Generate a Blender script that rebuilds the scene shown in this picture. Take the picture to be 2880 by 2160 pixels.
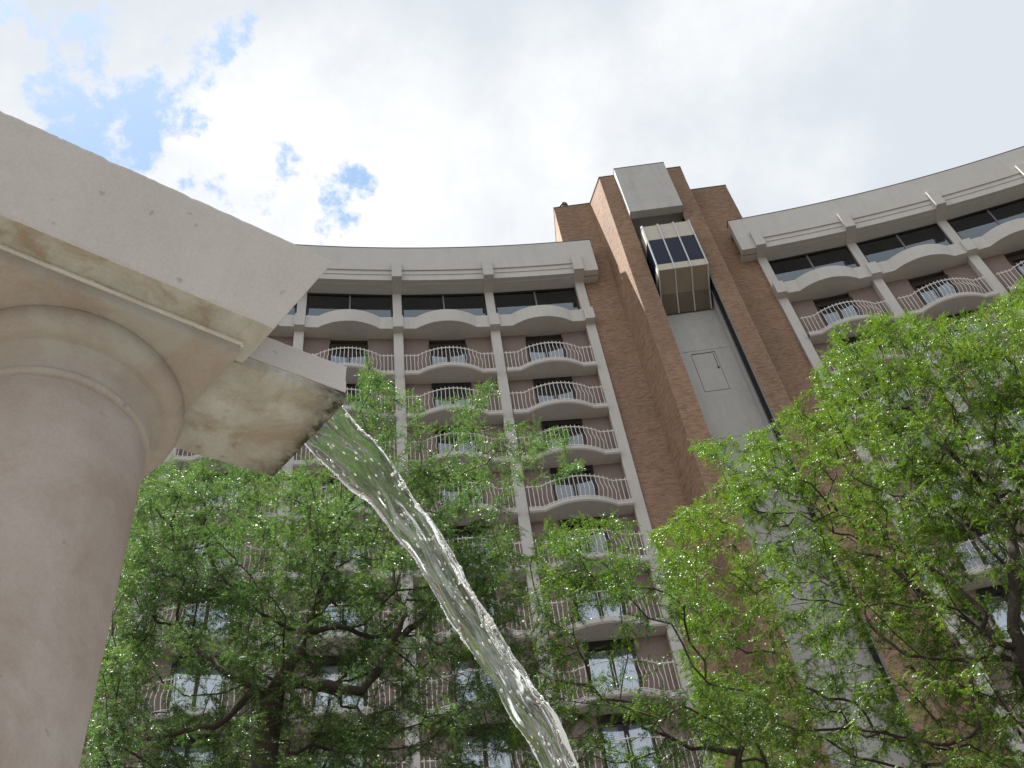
import bpy, math, random
import numpy as np
from mathutils import Vector, Matrix

# ------------------------------------------------------------------ camera, sky, sun, exposure
SC = bpy.context.scene
COL = SC.collection
for o in list(bpy.data.objects):
    bpy.data.objects.remove(o)
rng = np.random.default_rng(7)
random.seed(7)

CAM = np.array([-9.26609, 50.41561, 1.5])
HEAD, PITCH, ROLL = 0.0334623, 0.8780232, 0.1612244
FPX = 3000.0                                    # focal length in pixels of a 2880 wide picture
fw = np.array([math.sin(HEAD)*math.cos(PITCH), math.cos(HEAD)*math.cos(PITCH), math.sin(PITCH)])
_rt = np.array([math.cos(HEAD), -math.sin(HEAD), 0.0])
_up = np.cross(_rt, fw)
rt = _rt*math.cos(ROLL) - _up*math.sin(ROLL)
up = _rt*math.sin(ROLL) + _up*math.cos(ROLL)
cam_data = bpy.data.cameras.new('camera')
cam = bpy.data.objects.new('camera', cam_data)
COL.objects.link(cam)
cam_data.sensor_width = 36.0
cam_data.lens = FPX/2880*36
cam_data.clip_start = 0.05
cam_data.clip_end = 2000
M = Matrix.Identity(4)
for i in range(3):
    M[i][0], M[i][1], M[i][2], M[i][3] = rt[i], up[i], -fw[i], CAM[i]
cam.matrix_world = M
SC.camera = cam

SUN_AZ, SUN_EL = math.radians(-74.0), math.radians(72.3)
sd = bpy.data.lights.new('sun', 'SUN')
sd.energy = 5.0
sd.angle = math.radians(0.55)
sd.color = (1.0, 0.955, 0.89)
sun = bpy.data.objects.new('sun', sd)
COL.objects.link(sun)
SDIR = Vector((math.sin(SUN_AZ)*math.cos(SUN_EL), math.cos(SUN_AZ)*math.cos(SUN_EL), math.sin(SUN_EL)))
sun.rotation_euler = SDIR.to_track_quat('Z', 'Y').to_euler()
sun.location = (-40, 60, 90)

SC.view_settings.view_transform = 'Standard'
SC.view_settings.look = 'None'
SC.view_settings.gamma = 1.0
SC.view_settings.exposure = 1.9
try:
    SC.view_settings.use_curve_mapping = False
except Exception:
    pass
SC.render.engine = 'CYCLES'
SC.cycles.max_bounces = 8
SC.cycles.diffuse_bounces = 3
SC.cycles.glossy_bounces = 3
SC.cycles.transparent_max_bounces = 16
SC.cycles.transmission_bounces = 8
SC.cycles.use_denoising = True

def cray(px, py):
    """world ray through a point of the 2212 x 1659 view of the photograph (used to lay the trees out)"""
    x, y = px*2880/2212, py*2880/2212
    return rt*(x-1440)/FPX - up*(y-1080)/FPX + fw

W = bpy.data.worlds.new('World')
SC.world = W
W.use_nodes = True
W.cycles.sampling_method = 'MANUAL'
W.cycles.sample_map_resolution = 256
nt = W.node_tree
nt.nodes.clear()
def N(t, **kw):
    n = nt.nodes.new(t)
    for k, v in kw.items():
        setattr(n, k, v)
    return n
def math_node(op, a, b=None, c=None, clamp=False):
    n = N('ShaderNodeMath', operation=op, use_clamp=clamp)
    for i, v in enumerate((a, b, c)):
        if v is None:
            continue
        if isinstance(v, (int, float)):
            n.inputs[i].default_value = v
        else:
            nt.links.new(v, n.inputs[i])
    return n.outputs[0]
out = N('ShaderNodeOutputWorld')
bg = N('ShaderNodeBackground')
bg.inputs['Strength'].default_value = 0.085
nt.links.new(bg.outputs[0], out.inputs[0])
sky = N('ShaderNodeTexSky', sky_type='NISHITA')
sky.sun_disc = False
sky.sun_elevation = SUN_EL
sky.sun_rotation = SUN_AZ
sky.air_density = 1.0
sky.dust_density = .7
sky.ozone_density = 1.2
tc = N('ShaderNodeTexCoord')
GAPS = [((208, 80), .032, .30), ((240, 155), .034, .28), ((262, 215), .034, .26),
        ((192, 306), .030, .32), ((258, 285), .030, .32), ((132, 192), .022, .30), ((452, 55), .038, .30),
        ((452, 436), .028, .30), ((520, 440), .026, .30), ((590, 458), .024, .30), ((655, 432), .022, .28),
        ((722, 420), .024, .28), ((717, 488), .018, .26), ((622, 352), .022, .32), ((60, 8), .03, .24), ((360, 220), .03, .16)]
def noise(scale, detail, rough, off, dist=0.0, squash=None):
    mp = N('ShaderNodeMapping')
    mp.inputs['Location'].default_value = off
    if squash:
        mp.inputs['Scale'].default_value = squash
    nt.links.new(tc.outputs['Generated'], mp.inputs['Vector'])
    n = N('ShaderNodeTexNoise')
    n.inputs['Scale'].default_value = scale
    n.inputs['Detail'].default_value = detail
    n.inputs['Roughness'].default_value = rough
    n.inputs['Distortion'].default_value = dist
    nt.links.new(mp.outputs[0], n.inputs['Vector'])
    return n.outputs['Fac']
billow = noise(9.0, 5, .64, (3.1, .7, 1.9))
fine = noise(22.0, 5, .68, (1.0, 5.0, 2.0))
wide = noise(2.6, 2, .5, (.4, 2.2, .6))
cover = math_node('ADD', math_node('MULTIPLY', math_node('SUBTRACT', billow, .5), 1.1), math_node('MULTIPLY', math_node('SUBTRACT', fine, .5), 1.0))
cover = math_node('ADD', cover, .43)
wn = N('ShaderNodeTexNoise')
wn.inputs['Scale'].default_value = 16
wn.inputs['Detail'].default_value = 1
wn.inputs['Roughness'].default_value = .62
nt.links.new(tc.outputs['Generated'], wn.inputs['Vector'])
ws = N('ShaderNodeVectorMath', operation='SUBTRACT')
nt.links.new(wn.outputs['Color'], ws.inputs[0])
ws.inputs[1].default_value = (.5, .5, .5)
wm_ = N('ShaderNodeVectorMath', operation='SCALE')
nt.links.new(ws.outputs[0], wm_.inputs[0])
wm_.inputs['Scale'].default_value = .05
wa = N('ShaderNodeVectorMath', operation='ADD')
nt.links.new(tc.outputs['Generated'], wa.inputs[0])
nt.links.new(wm_.outputs[0], wa.inputs[1])
wnm = N('ShaderNodeVectorMath', operation='NORMALIZE')
nt.links.new(wa.outputs[0], wnm.inputs[0])
gap = None
for (gp, rad, depth) in GAPS:
    d = cray(*gp)
    d = d/np.linalg.norm(d)
    dn = N('ShaderNodeVectorMath', operation='DOT_PRODUCT')
    nt.links.new(wnm.outputs[0], dn.inputs[0])
    dn.inputs[1].default_value = d
    mr = N('ShaderNodeMapRange', interpolation_type='SMOOTHSTEP')
    nt.links.new(dn.outputs['Value'], mr.inputs['Value'])
    mr.inputs['From Min'].default_value = math.cos(rad*1.95)
    mr.inputs['From Max'].default_value = math.cos(rad*.1)
    mr.inputs['To Min'].default_value = 0
    mr.inputs['To Max'].default_value = depth*.8+.155
    gap = mr.outputs[0] if gap is None else math_node('MAXIMUM', gap, mr.outputs[0])
cover = math_node('SUBTRACT', cover, gap)
cm = N('ShaderNodeMapRange', interpolation_type='SMOOTHSTEP')
nt.links.new(cover, cm.inputs['Value'])
cm.inputs['From Min'].default_value = -.09
cm.inputs['From Max'].default_value = .13
# thick and thin cloud: white with faint grey-blue bellies
shade = N('ShaderNodeMapRange', interpolation_type='SMOOTHSTEP')
bank = N('ShaderNodeVectorMath', operation='DOT_PRODUCT')          # the thicker cloud bank lies to the east
nt.links.new(tc.outputs['Generated'], bank.inputs[0])
bank.inputs[1].default_value = rt*.20
nt.links.new(math_node('ADD', math_node('ADD', math_node('MULTIPLY', wide, .8), math_node('MULTIPLY', billow, .2)), bank.outputs['Value']), shade.inputs['Value'])
shade.inputs['From Min'].default_value = .38
shade.inputs['From Max'].default_value = .60
ccol = N('ShaderNodeMix', data_type='RGBA')
CLW, CLG = 3.5, 2.55
ccol.inputs['A'].default_value = (CLW, CLW, CLW*1.0, 1)
ccol.inputs['B'].default_value = (CLG*.92, CLG*.985, CLG*1.06, 1)
nt.links.new(shade.outputs[0], ccol.inputs['Factor'])
skyg = N('ShaderNodeMix', data_type='RGBA', blend_type='MULTIPLY')
skyg.inputs['Factor'].default_value = 1
skyg.inputs['B'].default_value = (.88, .86, .93, 1)
nt.links.new(sky.outputs[0], skyg.inputs['A'])
skyb = N('ShaderNodeMix', data_type='RGBA')
skyb.inputs['Factor'].default_value = .7
skyb.inputs['B'].default_value = (1.08, 1.78, 2.50, 1)
nt.links.new(skyg.outputs['Result'], skyb.inputs['A'])
mixc = N('ShaderNodeMix', data_type='RGBA')
nt.links.new(cm.outputs[0], mixc.inputs['Factor'])
nt.links.new(skyb.outputs['Result'], mixc.inputs['A'])
nt.links.new(ccol.outputs['Result'], mixc.inputs['B'])
nt.links.new(mixc.outputs['Result'], bg.inputs['Color'])

# ------------------------------------------------------------------ helpers
class MB:
    def __init__(s):
        s.v, s.f, s.m = [], [], []
    def add(s, verts, faces, mi=0):
        o = len(s.v)
        s.v += [tuple(float(c) for c in p) for p in verts]
        s.f += [tuple(i+o for i in f) for f in faces]
        s.m += [mi]*len(faces)
        return s
    def box(s, x0, x1, y0, y1, z0, z1, mi=0):
        return s.hexa([(x0, y0, z0), (x1, y0, z0), (x1, y1, z0), (x0, y1, z0), (x0, y0, z1), (x1, y0, z1), (x1, y1, z1), (x0, y1, z1)], mi)
    def hexa(s, p, mi=0):
        return s.add(p, [(0, 3, 2, 1), (4, 5, 6, 7), (0, 1, 5, 4), (1, 2, 6, 5), (2, 3, 7, 6), (3, 0, 4, 7)], mi)
    def prism(s, poly, z0, z1, mi=0):
        n = len(poly)
        v = [(x, y, z0) for x, y in poly] + [(x, y, z1) for x, y in poly]
        f = [tuple(range(n))[::-1], tuple(range(n, 2*n))] + [(i, (i+1) % n, n+(i+1) % n, n+i) for i in range(n)]
        return s.add(v, f, mi)
    def tube(s, pts, rad, n=6, mi=0, cap=True):
        pts = [np.array(p, float) for p in pts]
        rad = [rad]*len(pts) if isinstance(rad, (int, float)) else rad
        rings = []
        t0 = None
        for i, p in enumerate(pts):
            t = pts[min(i+1, len(pts)-1)] - pts[max(i-1, 0)]
            t = t/(np.linalg.norm(t)+1e-9)
            a = np.array([0, 0, 1.0]) if abs(t[2]) < .9 else np.array([1.0, 0, 0])
            if t0 is not None:
                a = t0
            u = a - t*(a@t)
            u /= np.linalg.norm(u)
            t0 = u
            w = np.cross(t, u)
            rings.append([p+(u*math.cos(2*math.pi*k/n)+w*math.sin(2*math.pi*k/n))*rad[i] for k in range(n)])
        v = [q for rg in rings for q in rg]
        f = []
        for i in range(len(pts)-1):
            for k in range(n):
                f.append((i*n+k, i*n+(k+1) % n, (i+1)*n+(k+1) % n, (i+1)*n+k))
        if cap:
            f.append(tuple(range(n))[::-1])
            f.append(tuple(range((len(pts)-1)*n, len(pts)*n)))
        return s.add(v, f, mi)
    def lathe(s, prof, cx, cy, n=96, mi=0):
        v = [(cx+r*math.cos(2*math.pi*k/n), cy+r*math.sin(2*math.pi*k/n), z) for r, z in prof for k in range(n)]
        f = []
        for i in range(len(prof)-1):
            for k in range(n):
                f.append((i*n+k, i*n+(k+1) % n, (i+1)*n+(k+1) % n, (i+1)*n+k))
        f.append(tuple(range(n))[::-1])
        f.append(tuple(range((len(prof)-1)*n, len(prof)*n)))
        return s.add(v, f, mi)
    def mesh(s, name, mats, smooth=False, fix=True):
        me = bpy.data.meshes.new(name)
        me.from_pydata(s.v, [], s.f)
        for m in (mats if isinstance(mats, (list, tuple)) else [mats]):
            me.materials.append(m)
        me.polygons.foreach_set('material_index', s.m)
        if fix:
            import bmesh
            bm = bmesh.new()
            bm.from_mesh(me)
            bmesh.ops.recalc_face_normals(bm, faces=bm.faces)
            bm.to_mesh(me)
            bm.free()
        if smooth:
            me.polygons.foreach_set('use_smooth', [True]*len(me.polygons))
        me.update()
        return me
    def build(s, name, mats, parent=None, smooth=False, fix=True):
        return link(name, s.mesh(name, mats, smooth, fix), parent)

def link(name, me, parent=None, loc=None, rz=None):
    o = bpy.data.objects.new(name, me)
    COL.objects.link(o)
    if parent is not None:
        o.parent = parent
    if loc is not None:
        o.location = loc
    if rz is not None:
        o.rotation_euler = (0, 0, rz)
    return o
def tag(o, label=None, cat=None, group=None, kind=None):
    for k, v in (('label', label), ('category', cat), ('group', group), ('kind', kind)):
        if v:
            o[k] = v
    return o
def empty(name, loc=(0, 0, 0)):
    o = bpy.data.objects.new(name, None)
    COL.objects.link(o)
    o.location = loc
    return o

# ------------------------------------------------------------------ materials
def material(name):
    m = bpy.data.materials.new(name)
    m.use_nodes = True
    return m, m.node_tree, m.node_tree.nodes['Principled BSDF']
def mnode(t, typ, **kw):
    n = t.nodes.new(typ)
    for k, v in kw.items():
        setattr(n, k, v)
    return n
def mnoise(t, vec, scale, detail=6, rough=.6, dist=0.0, stretch=None):
    mp = mnode(t, 'ShaderNodeMapping')
    if stretch:
        mp.inputs['Scale'].default_value = stretch
    t.links.new(vec, mp.inputs['Vector'])
    n = mnode(t, 'ShaderNodeTexNoise')
    n.inputs['Scale'].default_value = scale
    n.inputs['Detail'].default_value = detail
    n.inputs['Roughness'].default_value = rough
    n.inputs['Distortion'].default_value = dist
    t.links.new(mp.outputs[0], n.inputs['Vector'])
    return n.outputs['Fac']
def mramp(t, fac, stops):
    r = mnode(t, 'ShaderNodeValToRGB')
    els = r.color_ramp.elements
    while len(els) < len(stops):
        els.new(.5)
    for e, (p, c) in zip(els, stops):
        e.position = p
        e.color = (*c, 1)
    t.links.new(fac, r.inputs['Fac'])
    return r.outputs['Color']
def mmix(t, fac, a, b, mode='MIX'):
    m = mnode(t, 'ShaderNodeMix', data_type='RGBA', blend_type=mode)
    for key, v in (('Factor', fac), ('A', a), ('B', b)):
        if isinstance(v, (int, float)):
            m.inputs[key].default_value = v
        elif isinstance(v, tuple):
            m.inputs[key].default_value = (*v, 1)
        else:
            t.links.new(v, m.inputs[key])
    return m.outputs['Result']
def mbump(t, b, h, strength, dist):
    n = mnode(t, 'ShaderNodeBump')
    n.inputs['Strength'].default_value = strength
    n.inputs['Distance'].default_value = dist
    t.links.new(h, n.inputs['Height'])
    t.links.new(n.outputs[0], b.inputs['Normal'])
def wpos(t):
    return mnode(t, 'ShaderNodeNewGeometry').outputs['Position']
def weathered(name, c0, c1, scale=1.2, rough=.85, grain=60, streak=.25, bump=.25, bd=.004, dirt=(.25, .23, .2)):
    m, t, b = material(name)
    pos = wpos(t)
    base = mramp(t, mnoise(t, pos, scale, 8, .65), [(.3, c0), (.7, c1)])
    gr = mnoise(t, pos, grain, 3, .7)
    base = mmix(t, .35, base, mramp(t, gr, [(.3, tuple(x*.75 for x in c0)), (.7, tuple(min(1, x*1.15) for x in c1))]))
    if streak:
        st = mramp(t, mnoise(t, pos, 3.0, 5, .6, 0, (1, 1, .12)), [(.5, (0, 0, 0)), (.8, (1, 1, 1))])
        base = mmix(t, mnode_scale(t, st, streak), base, dirt)
    t.links.new(base, b.inputs['Base Color'])
    b.inputs['Roughness'].default_value = rough
    b.inputs['Specular IOR Level'].default_value = .25
    mbump(t, b, gr, bump, bd)
    return m
def mnode_scale(t, col, k):
    m = mnode(t, 'ShaderNodeMath', operation='MULTIPLY')
    t.links.new(col, m.inputs[0])
    m.inputs[1].default_value = k
    return m.outputs[0]

MT = {}
MT['concrete'] = weathered('pale_concrete', (.485, .472, .45), (.55, .54, .52), .7, .9, 22, .18, .3, .006)
MT['concrete_panel'] = weathered('grey_concrete', (.42, .42, .41), (.49, .49, .48), .9, .9, 18, .3, .25, .005)
MT['stucco'] = weathered('brown_stucco', (.205, .160, .143), (.245, .193, .173), .8, .95, 25, .15, .3, .006, (.1, .08, .07))
MT['rail'] = weathered('white_paint', (.70, .68, .66), (.78, .76, .74), 5, .5, 60, .1, .05, .001)
MT['coping'] = weathered('dark_metal', (.06, .055, .05), (.09, .08, .075), 2, .5, 40, 0, .1, .001)
MT['frame'] = weathered('bronze_frame', (.018, .015, .014), (.03, .026, .024), 3, .4, 40, 0, .05, .001)
MT['mullion'] = weathered('grey_mullion', (.16, .16, .17), (.2, .2, .21), 3, .4, 40, 0, .05, .001)
MT['cream'] = weathered('cream_panel', (.47, .445, .375), (.53, .505, .43), 1.5, .55, 30, .12, .05, .001)
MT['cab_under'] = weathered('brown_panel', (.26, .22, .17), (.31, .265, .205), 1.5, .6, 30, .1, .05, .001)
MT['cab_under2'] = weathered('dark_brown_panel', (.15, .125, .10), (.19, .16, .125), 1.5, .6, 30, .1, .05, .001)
MT['metal'] = weathered('pale_metal', (.50, .53, .58), (.58, .61, .66), 3, .4, 50, .1, .05, .001)
MT['black'] = weathered('black_rubber', (.008, .008, .009), (.014, .014, .016), 3, .7, 50, 0, .05, .001)
MT['room'] = weathered('room_interior', (.10, .085, .075), (.13, .11, .095), 1, .95, 10, 0, 0, .001)
MT['ground'] = weathered('plaza_paving', (.034, .030, .025), (.05, .044, .037), .4, .9, 12, 0, .2, .004)

def brick_mat():
    m, t, b = material('brown_brick')
    geo = mnode(t, 'ShaderNodeNewGeometry')
    pos = geo.outputs['Position']
    col = mramp(t, geo.outputs['Random Per Island'], [(0, (.235, .155, .108)), (.25, (.28, .188, .134)), (.6, (.315, .215, .155)), (.9, (.35, .245, .180)), (1, (.20, .13, .094))])
    big = mramp(t, mnoise(t, pos, .35, 6, .6, 0, (1, 1, .35)), [(.35, (.76, .78, .80)), (.65, (1.14, 1.10, 1.04))])
    col = mmix(t, 1, col, big, 'MULTIPLY')
    gr = mnoise(t, pos, 45, 4, .7)
    col = mmix(t, .15, col, mramp(t, gr, [(.3, (.13, .08, .055)), (.7, (.33, .23, .17))]))
    t.links.new(col, b.inputs['Base Color'])
    b.inputs['Roughness'].default_value = .9
    b.inputs['Specular IOR Level'].default_value = .2
    mbump(t, b, gr, .3, .004)
    return m
MT['brick'] = brick_mat()
MT['mortar'] = weathered('mortar', (.34, .27, .215), (.38, .305, .25), 1.5, .95, 40, .2, .2, .003)

def curtain_mat(name, c0, c1, tr=.25):
    m, t, b = material(name)
    pos = wpos(t)
    col = mramp(t, mnoise(t, pos, 2.0, 4, .5, 0, (6, 6, .3)), [(.3, c0), (.7, c1)])
    t.links.new(col, b.inputs['Base Color'])
    b.inputs['Roughness'].default_value = .95
    return m
MT['curtain'] = curtain_mat('pale_curtain', (.68, .73, .77), (.82, .86, .88))
MT['drape'] = curtain_mat('tan_drape', (.30, .265, .20), (.42, .375, .29))

def glass_mat(name, tint, ior, boost):
    m = bpy.data.materials.new(name)
    m.use_nodes = True
    t = m.node_tree
    t.nodes.clear()
    o = mnode(t, 'ShaderNodeOutputMaterial')
    tr = mnode(t, 'ShaderNodeBsdfTransparent')
    tr.inputs['Color'].default_value = (*tint, 1)
    gl = mnode(t, 'ShaderNodeBsdfGlossy')
    gl.inputs['Roughness'].default_value = .015
    gl.inputs['Color'].default_value = (.82, .91, 1.0, 1)
    pos = wpos(t)
    bn = mnode(t, 'ShaderNodeBump')
    bn.inputs['Strength'].default_value = .05
    bn.inputs['Distance'].default_value = .02
    t.links.new(mnoise(t, pos, .9, 2, .4), bn.inputs['Height'])
    t.links.new(bn.outputs[0], gl.inputs['Normal'])
    fr = mnode(t, 'ShaderNodeFresnel')
    fr.inputs['IOR'].default_value = ior
    sc = mnode(t, 'ShaderNodeMath', operation='MULTIPLY', use_clamp=True)
    sc.inputs[1].default_value = boost
    t.links.new(fr.outputs[0], sc.inputs[0])
    mx = mnode(t, 'ShaderNodeMixShader')
    t.links.new(sc.outputs[0], mx.inputs[0])
    t.links.new(tr.outputs[0], mx.inputs[1])
    t.links.new(gl.outputs[0], mx.inputs[2])
    t.links.new(mx.outputs[0], o.inputs['Surface'])
    return m
MT['pane'] = glass_mat('window_glass', (.88, .91, .94), 1.52, 4.0)
MT['pane_dark'] = glass_mat('tinted_glass', (.60, .61, .64), 1.55, 2.4)

def cab_glass():
    m, t, b = material('cab_glass')
    pos = wpos(t)
    t.links.new(mramp(t, mnoise(t, pos, 1.5, 3, .5), [(.3, (.008, .013, .034)), (.7, (.011, .018, .044))]), b.inputs['Base Color'])
    b.inputs['Roughness'].default_value = .05
    b.inputs['IOR'].default_value = 1.4
    b.inputs['Specular IOR Level'].default_value = .18
    return m
MT['cab_glass'] = cab_glass()

# ------------------------------------------------------------------ ground
g = MB()
g.add([(-600, -600, 0), (600, -600, 0), (600, 600, 0), (-600, 600, 0)], [(0, 1, 2, 3)])
tag(g.build('ground', MT['ground']), 'dark paved plaza ground below the hotel', None, None, 'structure')

MT['reflector'] = weathered('pale_bounce', (.115, .107, .098), (.145, .135, .122), 1.0, .9, 20, 0, .2, .003)  # unseen disc added to bounce sunlight up under the basin and spout
g = MB()
g.add([(-10.2+4.6*math.cos(2*math.pi*k/64), 52.2+4.6*math.sin(2*math.pi*k/64), .006) for k in range(64)], [tuple(range(64))])
tag(g.build('bounce_disc', MT['reflector']), 'unseen pale paving laid round the fountain', None, None, 'structure')

# ------------------------------------------------------------------ hotel
D = 0.05421061                                  # angle of one bay
AL, AR = -0.0552232, 0.0552232                  # end piers beside the tower
ZS, H = 36.56, 2.75                             # underside of the top balcony, storey height
NL, NR = 6, 4                                   # bays left and right of the tower
NF = 9                                          # balcony storeys built in full (lower ones are out of the picture)
R_WALL, R_PIER, R_FLAT = 79.75, 79.40, 79.17
Z_SP, Z_SPT, Z_SOF, Z_ROOF = 39.74, 40.60, 43.15, 45.80
def pol(r, a, z):
    return (r*math.sin(a), r*math.cos(a), z)
hotel = empty('hotel_building', (0, 79, 0))
tag(hotel, 'curved concrete hotel with wavy balconies and a central brick elevator tower', 'building')
HOFF = Vector((0, -79, 0))                      # children are modelled round the arc centre
def hlink(name, me, z=0.0, a=0.0):
    """part of the hotel: z offset and swing round the arc centre"""
    o = link(name, me, hotel, (0, -79, z), -a)
    return o
def sub(name, me, parent):
    return link(name, me, parent)

def arcbox(mb, r0, r1, a0, a1, z0, z1, n=1, mi=0):
    for i in range(n):
        b0, b1 = a0+(a1-a0)*i/n, a0+(a1-a0)*(i+1)/n
        mb.hexa([pol(r0, b0, z0), pol(r0, b1, z0), pol(r1, b1, z0), pol(r1, b0, z0), pol(r0, b0, z1), pol(r0, b1, z1), pol(r1, b1, z1), pol(r1, b0, z1)], mi)
def arcsolid(mb, r0, r1, a0, a1, z0, z1, n=16, mi=0):
    """one closed curved bar"""
    v, f = [], []
    for i in range(n+1):
        b = a0+(a1-a0)*i/n
        v += [pol(r0, b, z0), pol(r1, b, z0), pol(r1, b, z1), pol(r0, b, z1)]
    for i in range(n):
        o, q = 4*i, 4*i+4
        f += [(o, o+1, q+1, q), (o+1, o+2, q+2, q+1), (o+2, o+3, q+3, q+2), (o+3, o, q, q+3)]
    f += [(0, 3, 2, 1), (4*n, 4*n+1, 4*n+2, 4*n+3)]
    mb.add(v, f, mi)

HALF = 1.925                                    # half of the clear width between piers
KINK, SAG = 1.346, .41
_RC = (KINK**2+SAG**2)/(2*SAG)
def front(t):
    """how far the wavy edge stands out in front of its flat ends"""
    return 0.0 if abs(t) >= KINK else math.sqrt(_RC**2-t*t)-(_RC-SAG)
def wave(n=22, half=HALF):
    ts = [-half] + [-KINK+2*KINK*i/n for i in range(n+1)] + [half]
    return ts
def pt(t, r, z):
    return pol(r, t/79.3, z)

# --- balcony slab (origin: arc centre, z = slab underside)
def slab_mesh():
    mb = MB()
    ts = wave()
    n = len(ts)
    v = []
    for z, dr in ((0, .05), (.05, 0), (.19, 0), (.225, .03)):
        v += [pt(t, R_FLAT+.03-front(t)+dr, z) for t in ts]
    back0 = [pt(t, R_WALL, 0) for t in ts]
    back1 = [pt(t, R_WALL, .235) for t in ts]
    v += back0+back1
    f = []
    for k in range(3):
        for i in range(n-1):
            f.append((k*n+i, k*n+i+1, (k+1)*n+i+1, (k+1)*n+i))
    for i in range(n-1):
        f.append((i, 4*n+i, 4*n+i+1, i+1))
        f.append((3*n+i, 3*n+i+1, 5*n+i+1, 5*n+i))
    mb.add(v, f)
    return mb.mesh('balcony', MT['concrete'], fix=False)
slab_me = slab_mesh()
def rail_path(z, off=.06):
    return [pt(t, R_FLAT+.03-front(t)+off, z) for t in wave(24)]
mb = MB()
for z, rr in ((1.325, .026), (.285, .018)):
    mb.tube(rail_path(z), rr, 6)
rail_me = mb.mesh('handrail', MT['rail'])
NB = 23
BT = [-HALF+.09+(2*HALF-.18)*i/(NB-1) for i in range(NB)]
def bal_profile(belly):
    pr = [(0, .10), (.02, .24), (.0, .30), (-.075, .45), (-.115, .62), (-.09, .80), (-.02, .98), (.0, 1.10), (0, 1.325), (0, 1.44)]
    return [(-.01 if z < .29 else d*belly, z) for d, z in pr]
def bal_mesh(belly, name):
    m = MB()
    # local: x outwards is -y
    m.tube([(0, d, z) for d, z in bal_profile(belly)], .0135, 4)
    return m.mesh(name, MT['rail'])
bal_meshes = [bal_mesh(0.0, 'straight_baluster'), bal_mesh(.75, 'bent_baluster'), bal_mesh(1.0, 'bellied_baluster')]
def bal_kind(t):
    a = abs(t)
    return 0 if a > KINK+.02 else (1 if a > KINK-.2 else 2)
def bal_place(t):
    p = pt(t, R_FLAT+.03-front(t)+.06, 0)
    e = .02
    slope = (front(t+e)-front(t-e))/(2*e)
    return p, -t/79.3 + (math.atan(-slope) if abs(t) < KINK else 0)
row = MB()
for t in BT:
    p, rz = bal_place(t)
    c, s = math.cos(rz), math.sin(rz)
    pr = bal_profile((0, .75, 1.0)[bal_kind(t)])
    row.tube([(p[0]-s*d, p[1]+c*d, z) for d, z in pr], .0135, 4)
row_me = row.mesh('baluster_row', MT['rail'])

# --- balcony doors (origin: arc centre, z = slab underside)
DW, DT = .83, 2.74
def bar(mb, t0, t1, z0, z1, r0, r1, mi=0):
    mb.hexa([pt(t0, r0, z0), pt(t1, r0, z0), pt(t1, r1, z0), pt(t0, r1, z0), pt(t0, r0, z1), pt(t1, r0, z1), pt(t1, r1, z1), pt(t0, r1, z1)], mi)
mb = MB()
F0, F1 = R_WALL-.03, R_WALL+.09
bar(mb, -DW, DW, DT-.30, DT-.005, F0, F1)
bar(mb, -DW, -DW+.11, .235, DT-.30, F0, F1)
bar(mb, DW-.11, DW, .235, DT-.30, F0, F1)
bar(mb, -.07, .07, .235, DT-.30, F0+.01, F1)
bar(mb, -DW+.11, -.07, .235, .33, F0+.01, F1)
bar(mb, .07, DW-.11, .235, .33, F0+.01, F1)
door_me = mb.mesh('balcony_door', MT['frame'])
mb = MB(); bar(mb, -DW+.11, -.07, .33, DT-.30, R_WALL+.03, R_WALL+.045); pane_l = mb.mesh('pane', MT['pane'])
mb = MB(); bar(mb, .07, DW-.11, .33, DT-.30, R_WALL+.03, R_WALL+.045); pane_r = mb.mesh('pane', MT['pane'])
def drape_mesh(t0, t1, z0, z1, r, mat, amp=.03, wl=.11, ph=0.0):
    m = MB()
    n = max(6, int((t1-t0)/.022))
    v = []
    for i in range(n+1):
        t = t0+(t1-t0)*i/n
        w = amp*math.sin(2*math.pi*t/wl+ph)+amp*.5*math.sin(2*math.pi*t/(wl*2.7)+ph*2)
        v += [pt(t, r+w, z0), pt(t, r+w*.8, z1)]
    m.add(v, [(2*i, 2*i+2, 2*i+3, 2*i+1) for i in range(n)])
    return m.mesh('curtain', mat, smooth=True, fix=False)
CURT = []
for k in range(6):
    ph = k*1.3
    open_ = (0.0, .12, .0, .3, .05, .2)[k]
    CURT.append((drape_mesh(-DW+.1, -open_, .25, DT-.3, R_WALL+.2, MT['curtain'], .025, .10, ph),
                 drape_mesh(open_*.7, DW-.1, .25, DT-.3, R_WALL+.2, MT['curtain'], .025, .12, ph)))

# --- top storey: ribbon window, sash, drapes
WZ0 = 39.98
mb = MB()
bar(mb, -HALF, HALF, Z_SOF-.10, Z_SOF-.005, R_WALL-.04, R_WALL+.06)
bar(mb, -HALF, HALF, WZ0, WZ0+.12, R_WALL-.04, R_WALL+.06)
bar(mb, -HALF, -HALF+.07, WZ0+.12, Z_SOF-.10, R_WALL-.04, R_WALL+.06)
bar(mb, HALF-.07, HALF, WZ0+.12, Z_SOF-.10, R_WALL-.04, R_WALL+.06)
ribbon_me = mb.mesh('ribbon_window', MT['frame'])
mb = MB(); bar(mb, -.035, .035, WZ0+.12, Z_SOF-.10, R_WALL-.035, R_WALL+.055); mull_me = mb.mesh('mullion', MT['mullion'])
mb = MB(); bar(mb, -HALF+.07, -.035, WZ0+.12, Z_SOF-.10, R_WALL+.0, R_WALL+.015); rp_l = mb.mesh('pane', MT['pane_dark'])
mb = MB(); bar(mb, .035, HALF-.07, WZ0+.12, Z_SOF-.10, R_WALL+.0, R_WALL+.015); rp_r = mb.mesh('pane', MT['pane_dark'])
rd_l = drape_mesh(-HALF+.08, -HALF+.75, WZ0, Z_SOF-.02, R_WALL+.2, MT['drape'], .04, .13)
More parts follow.
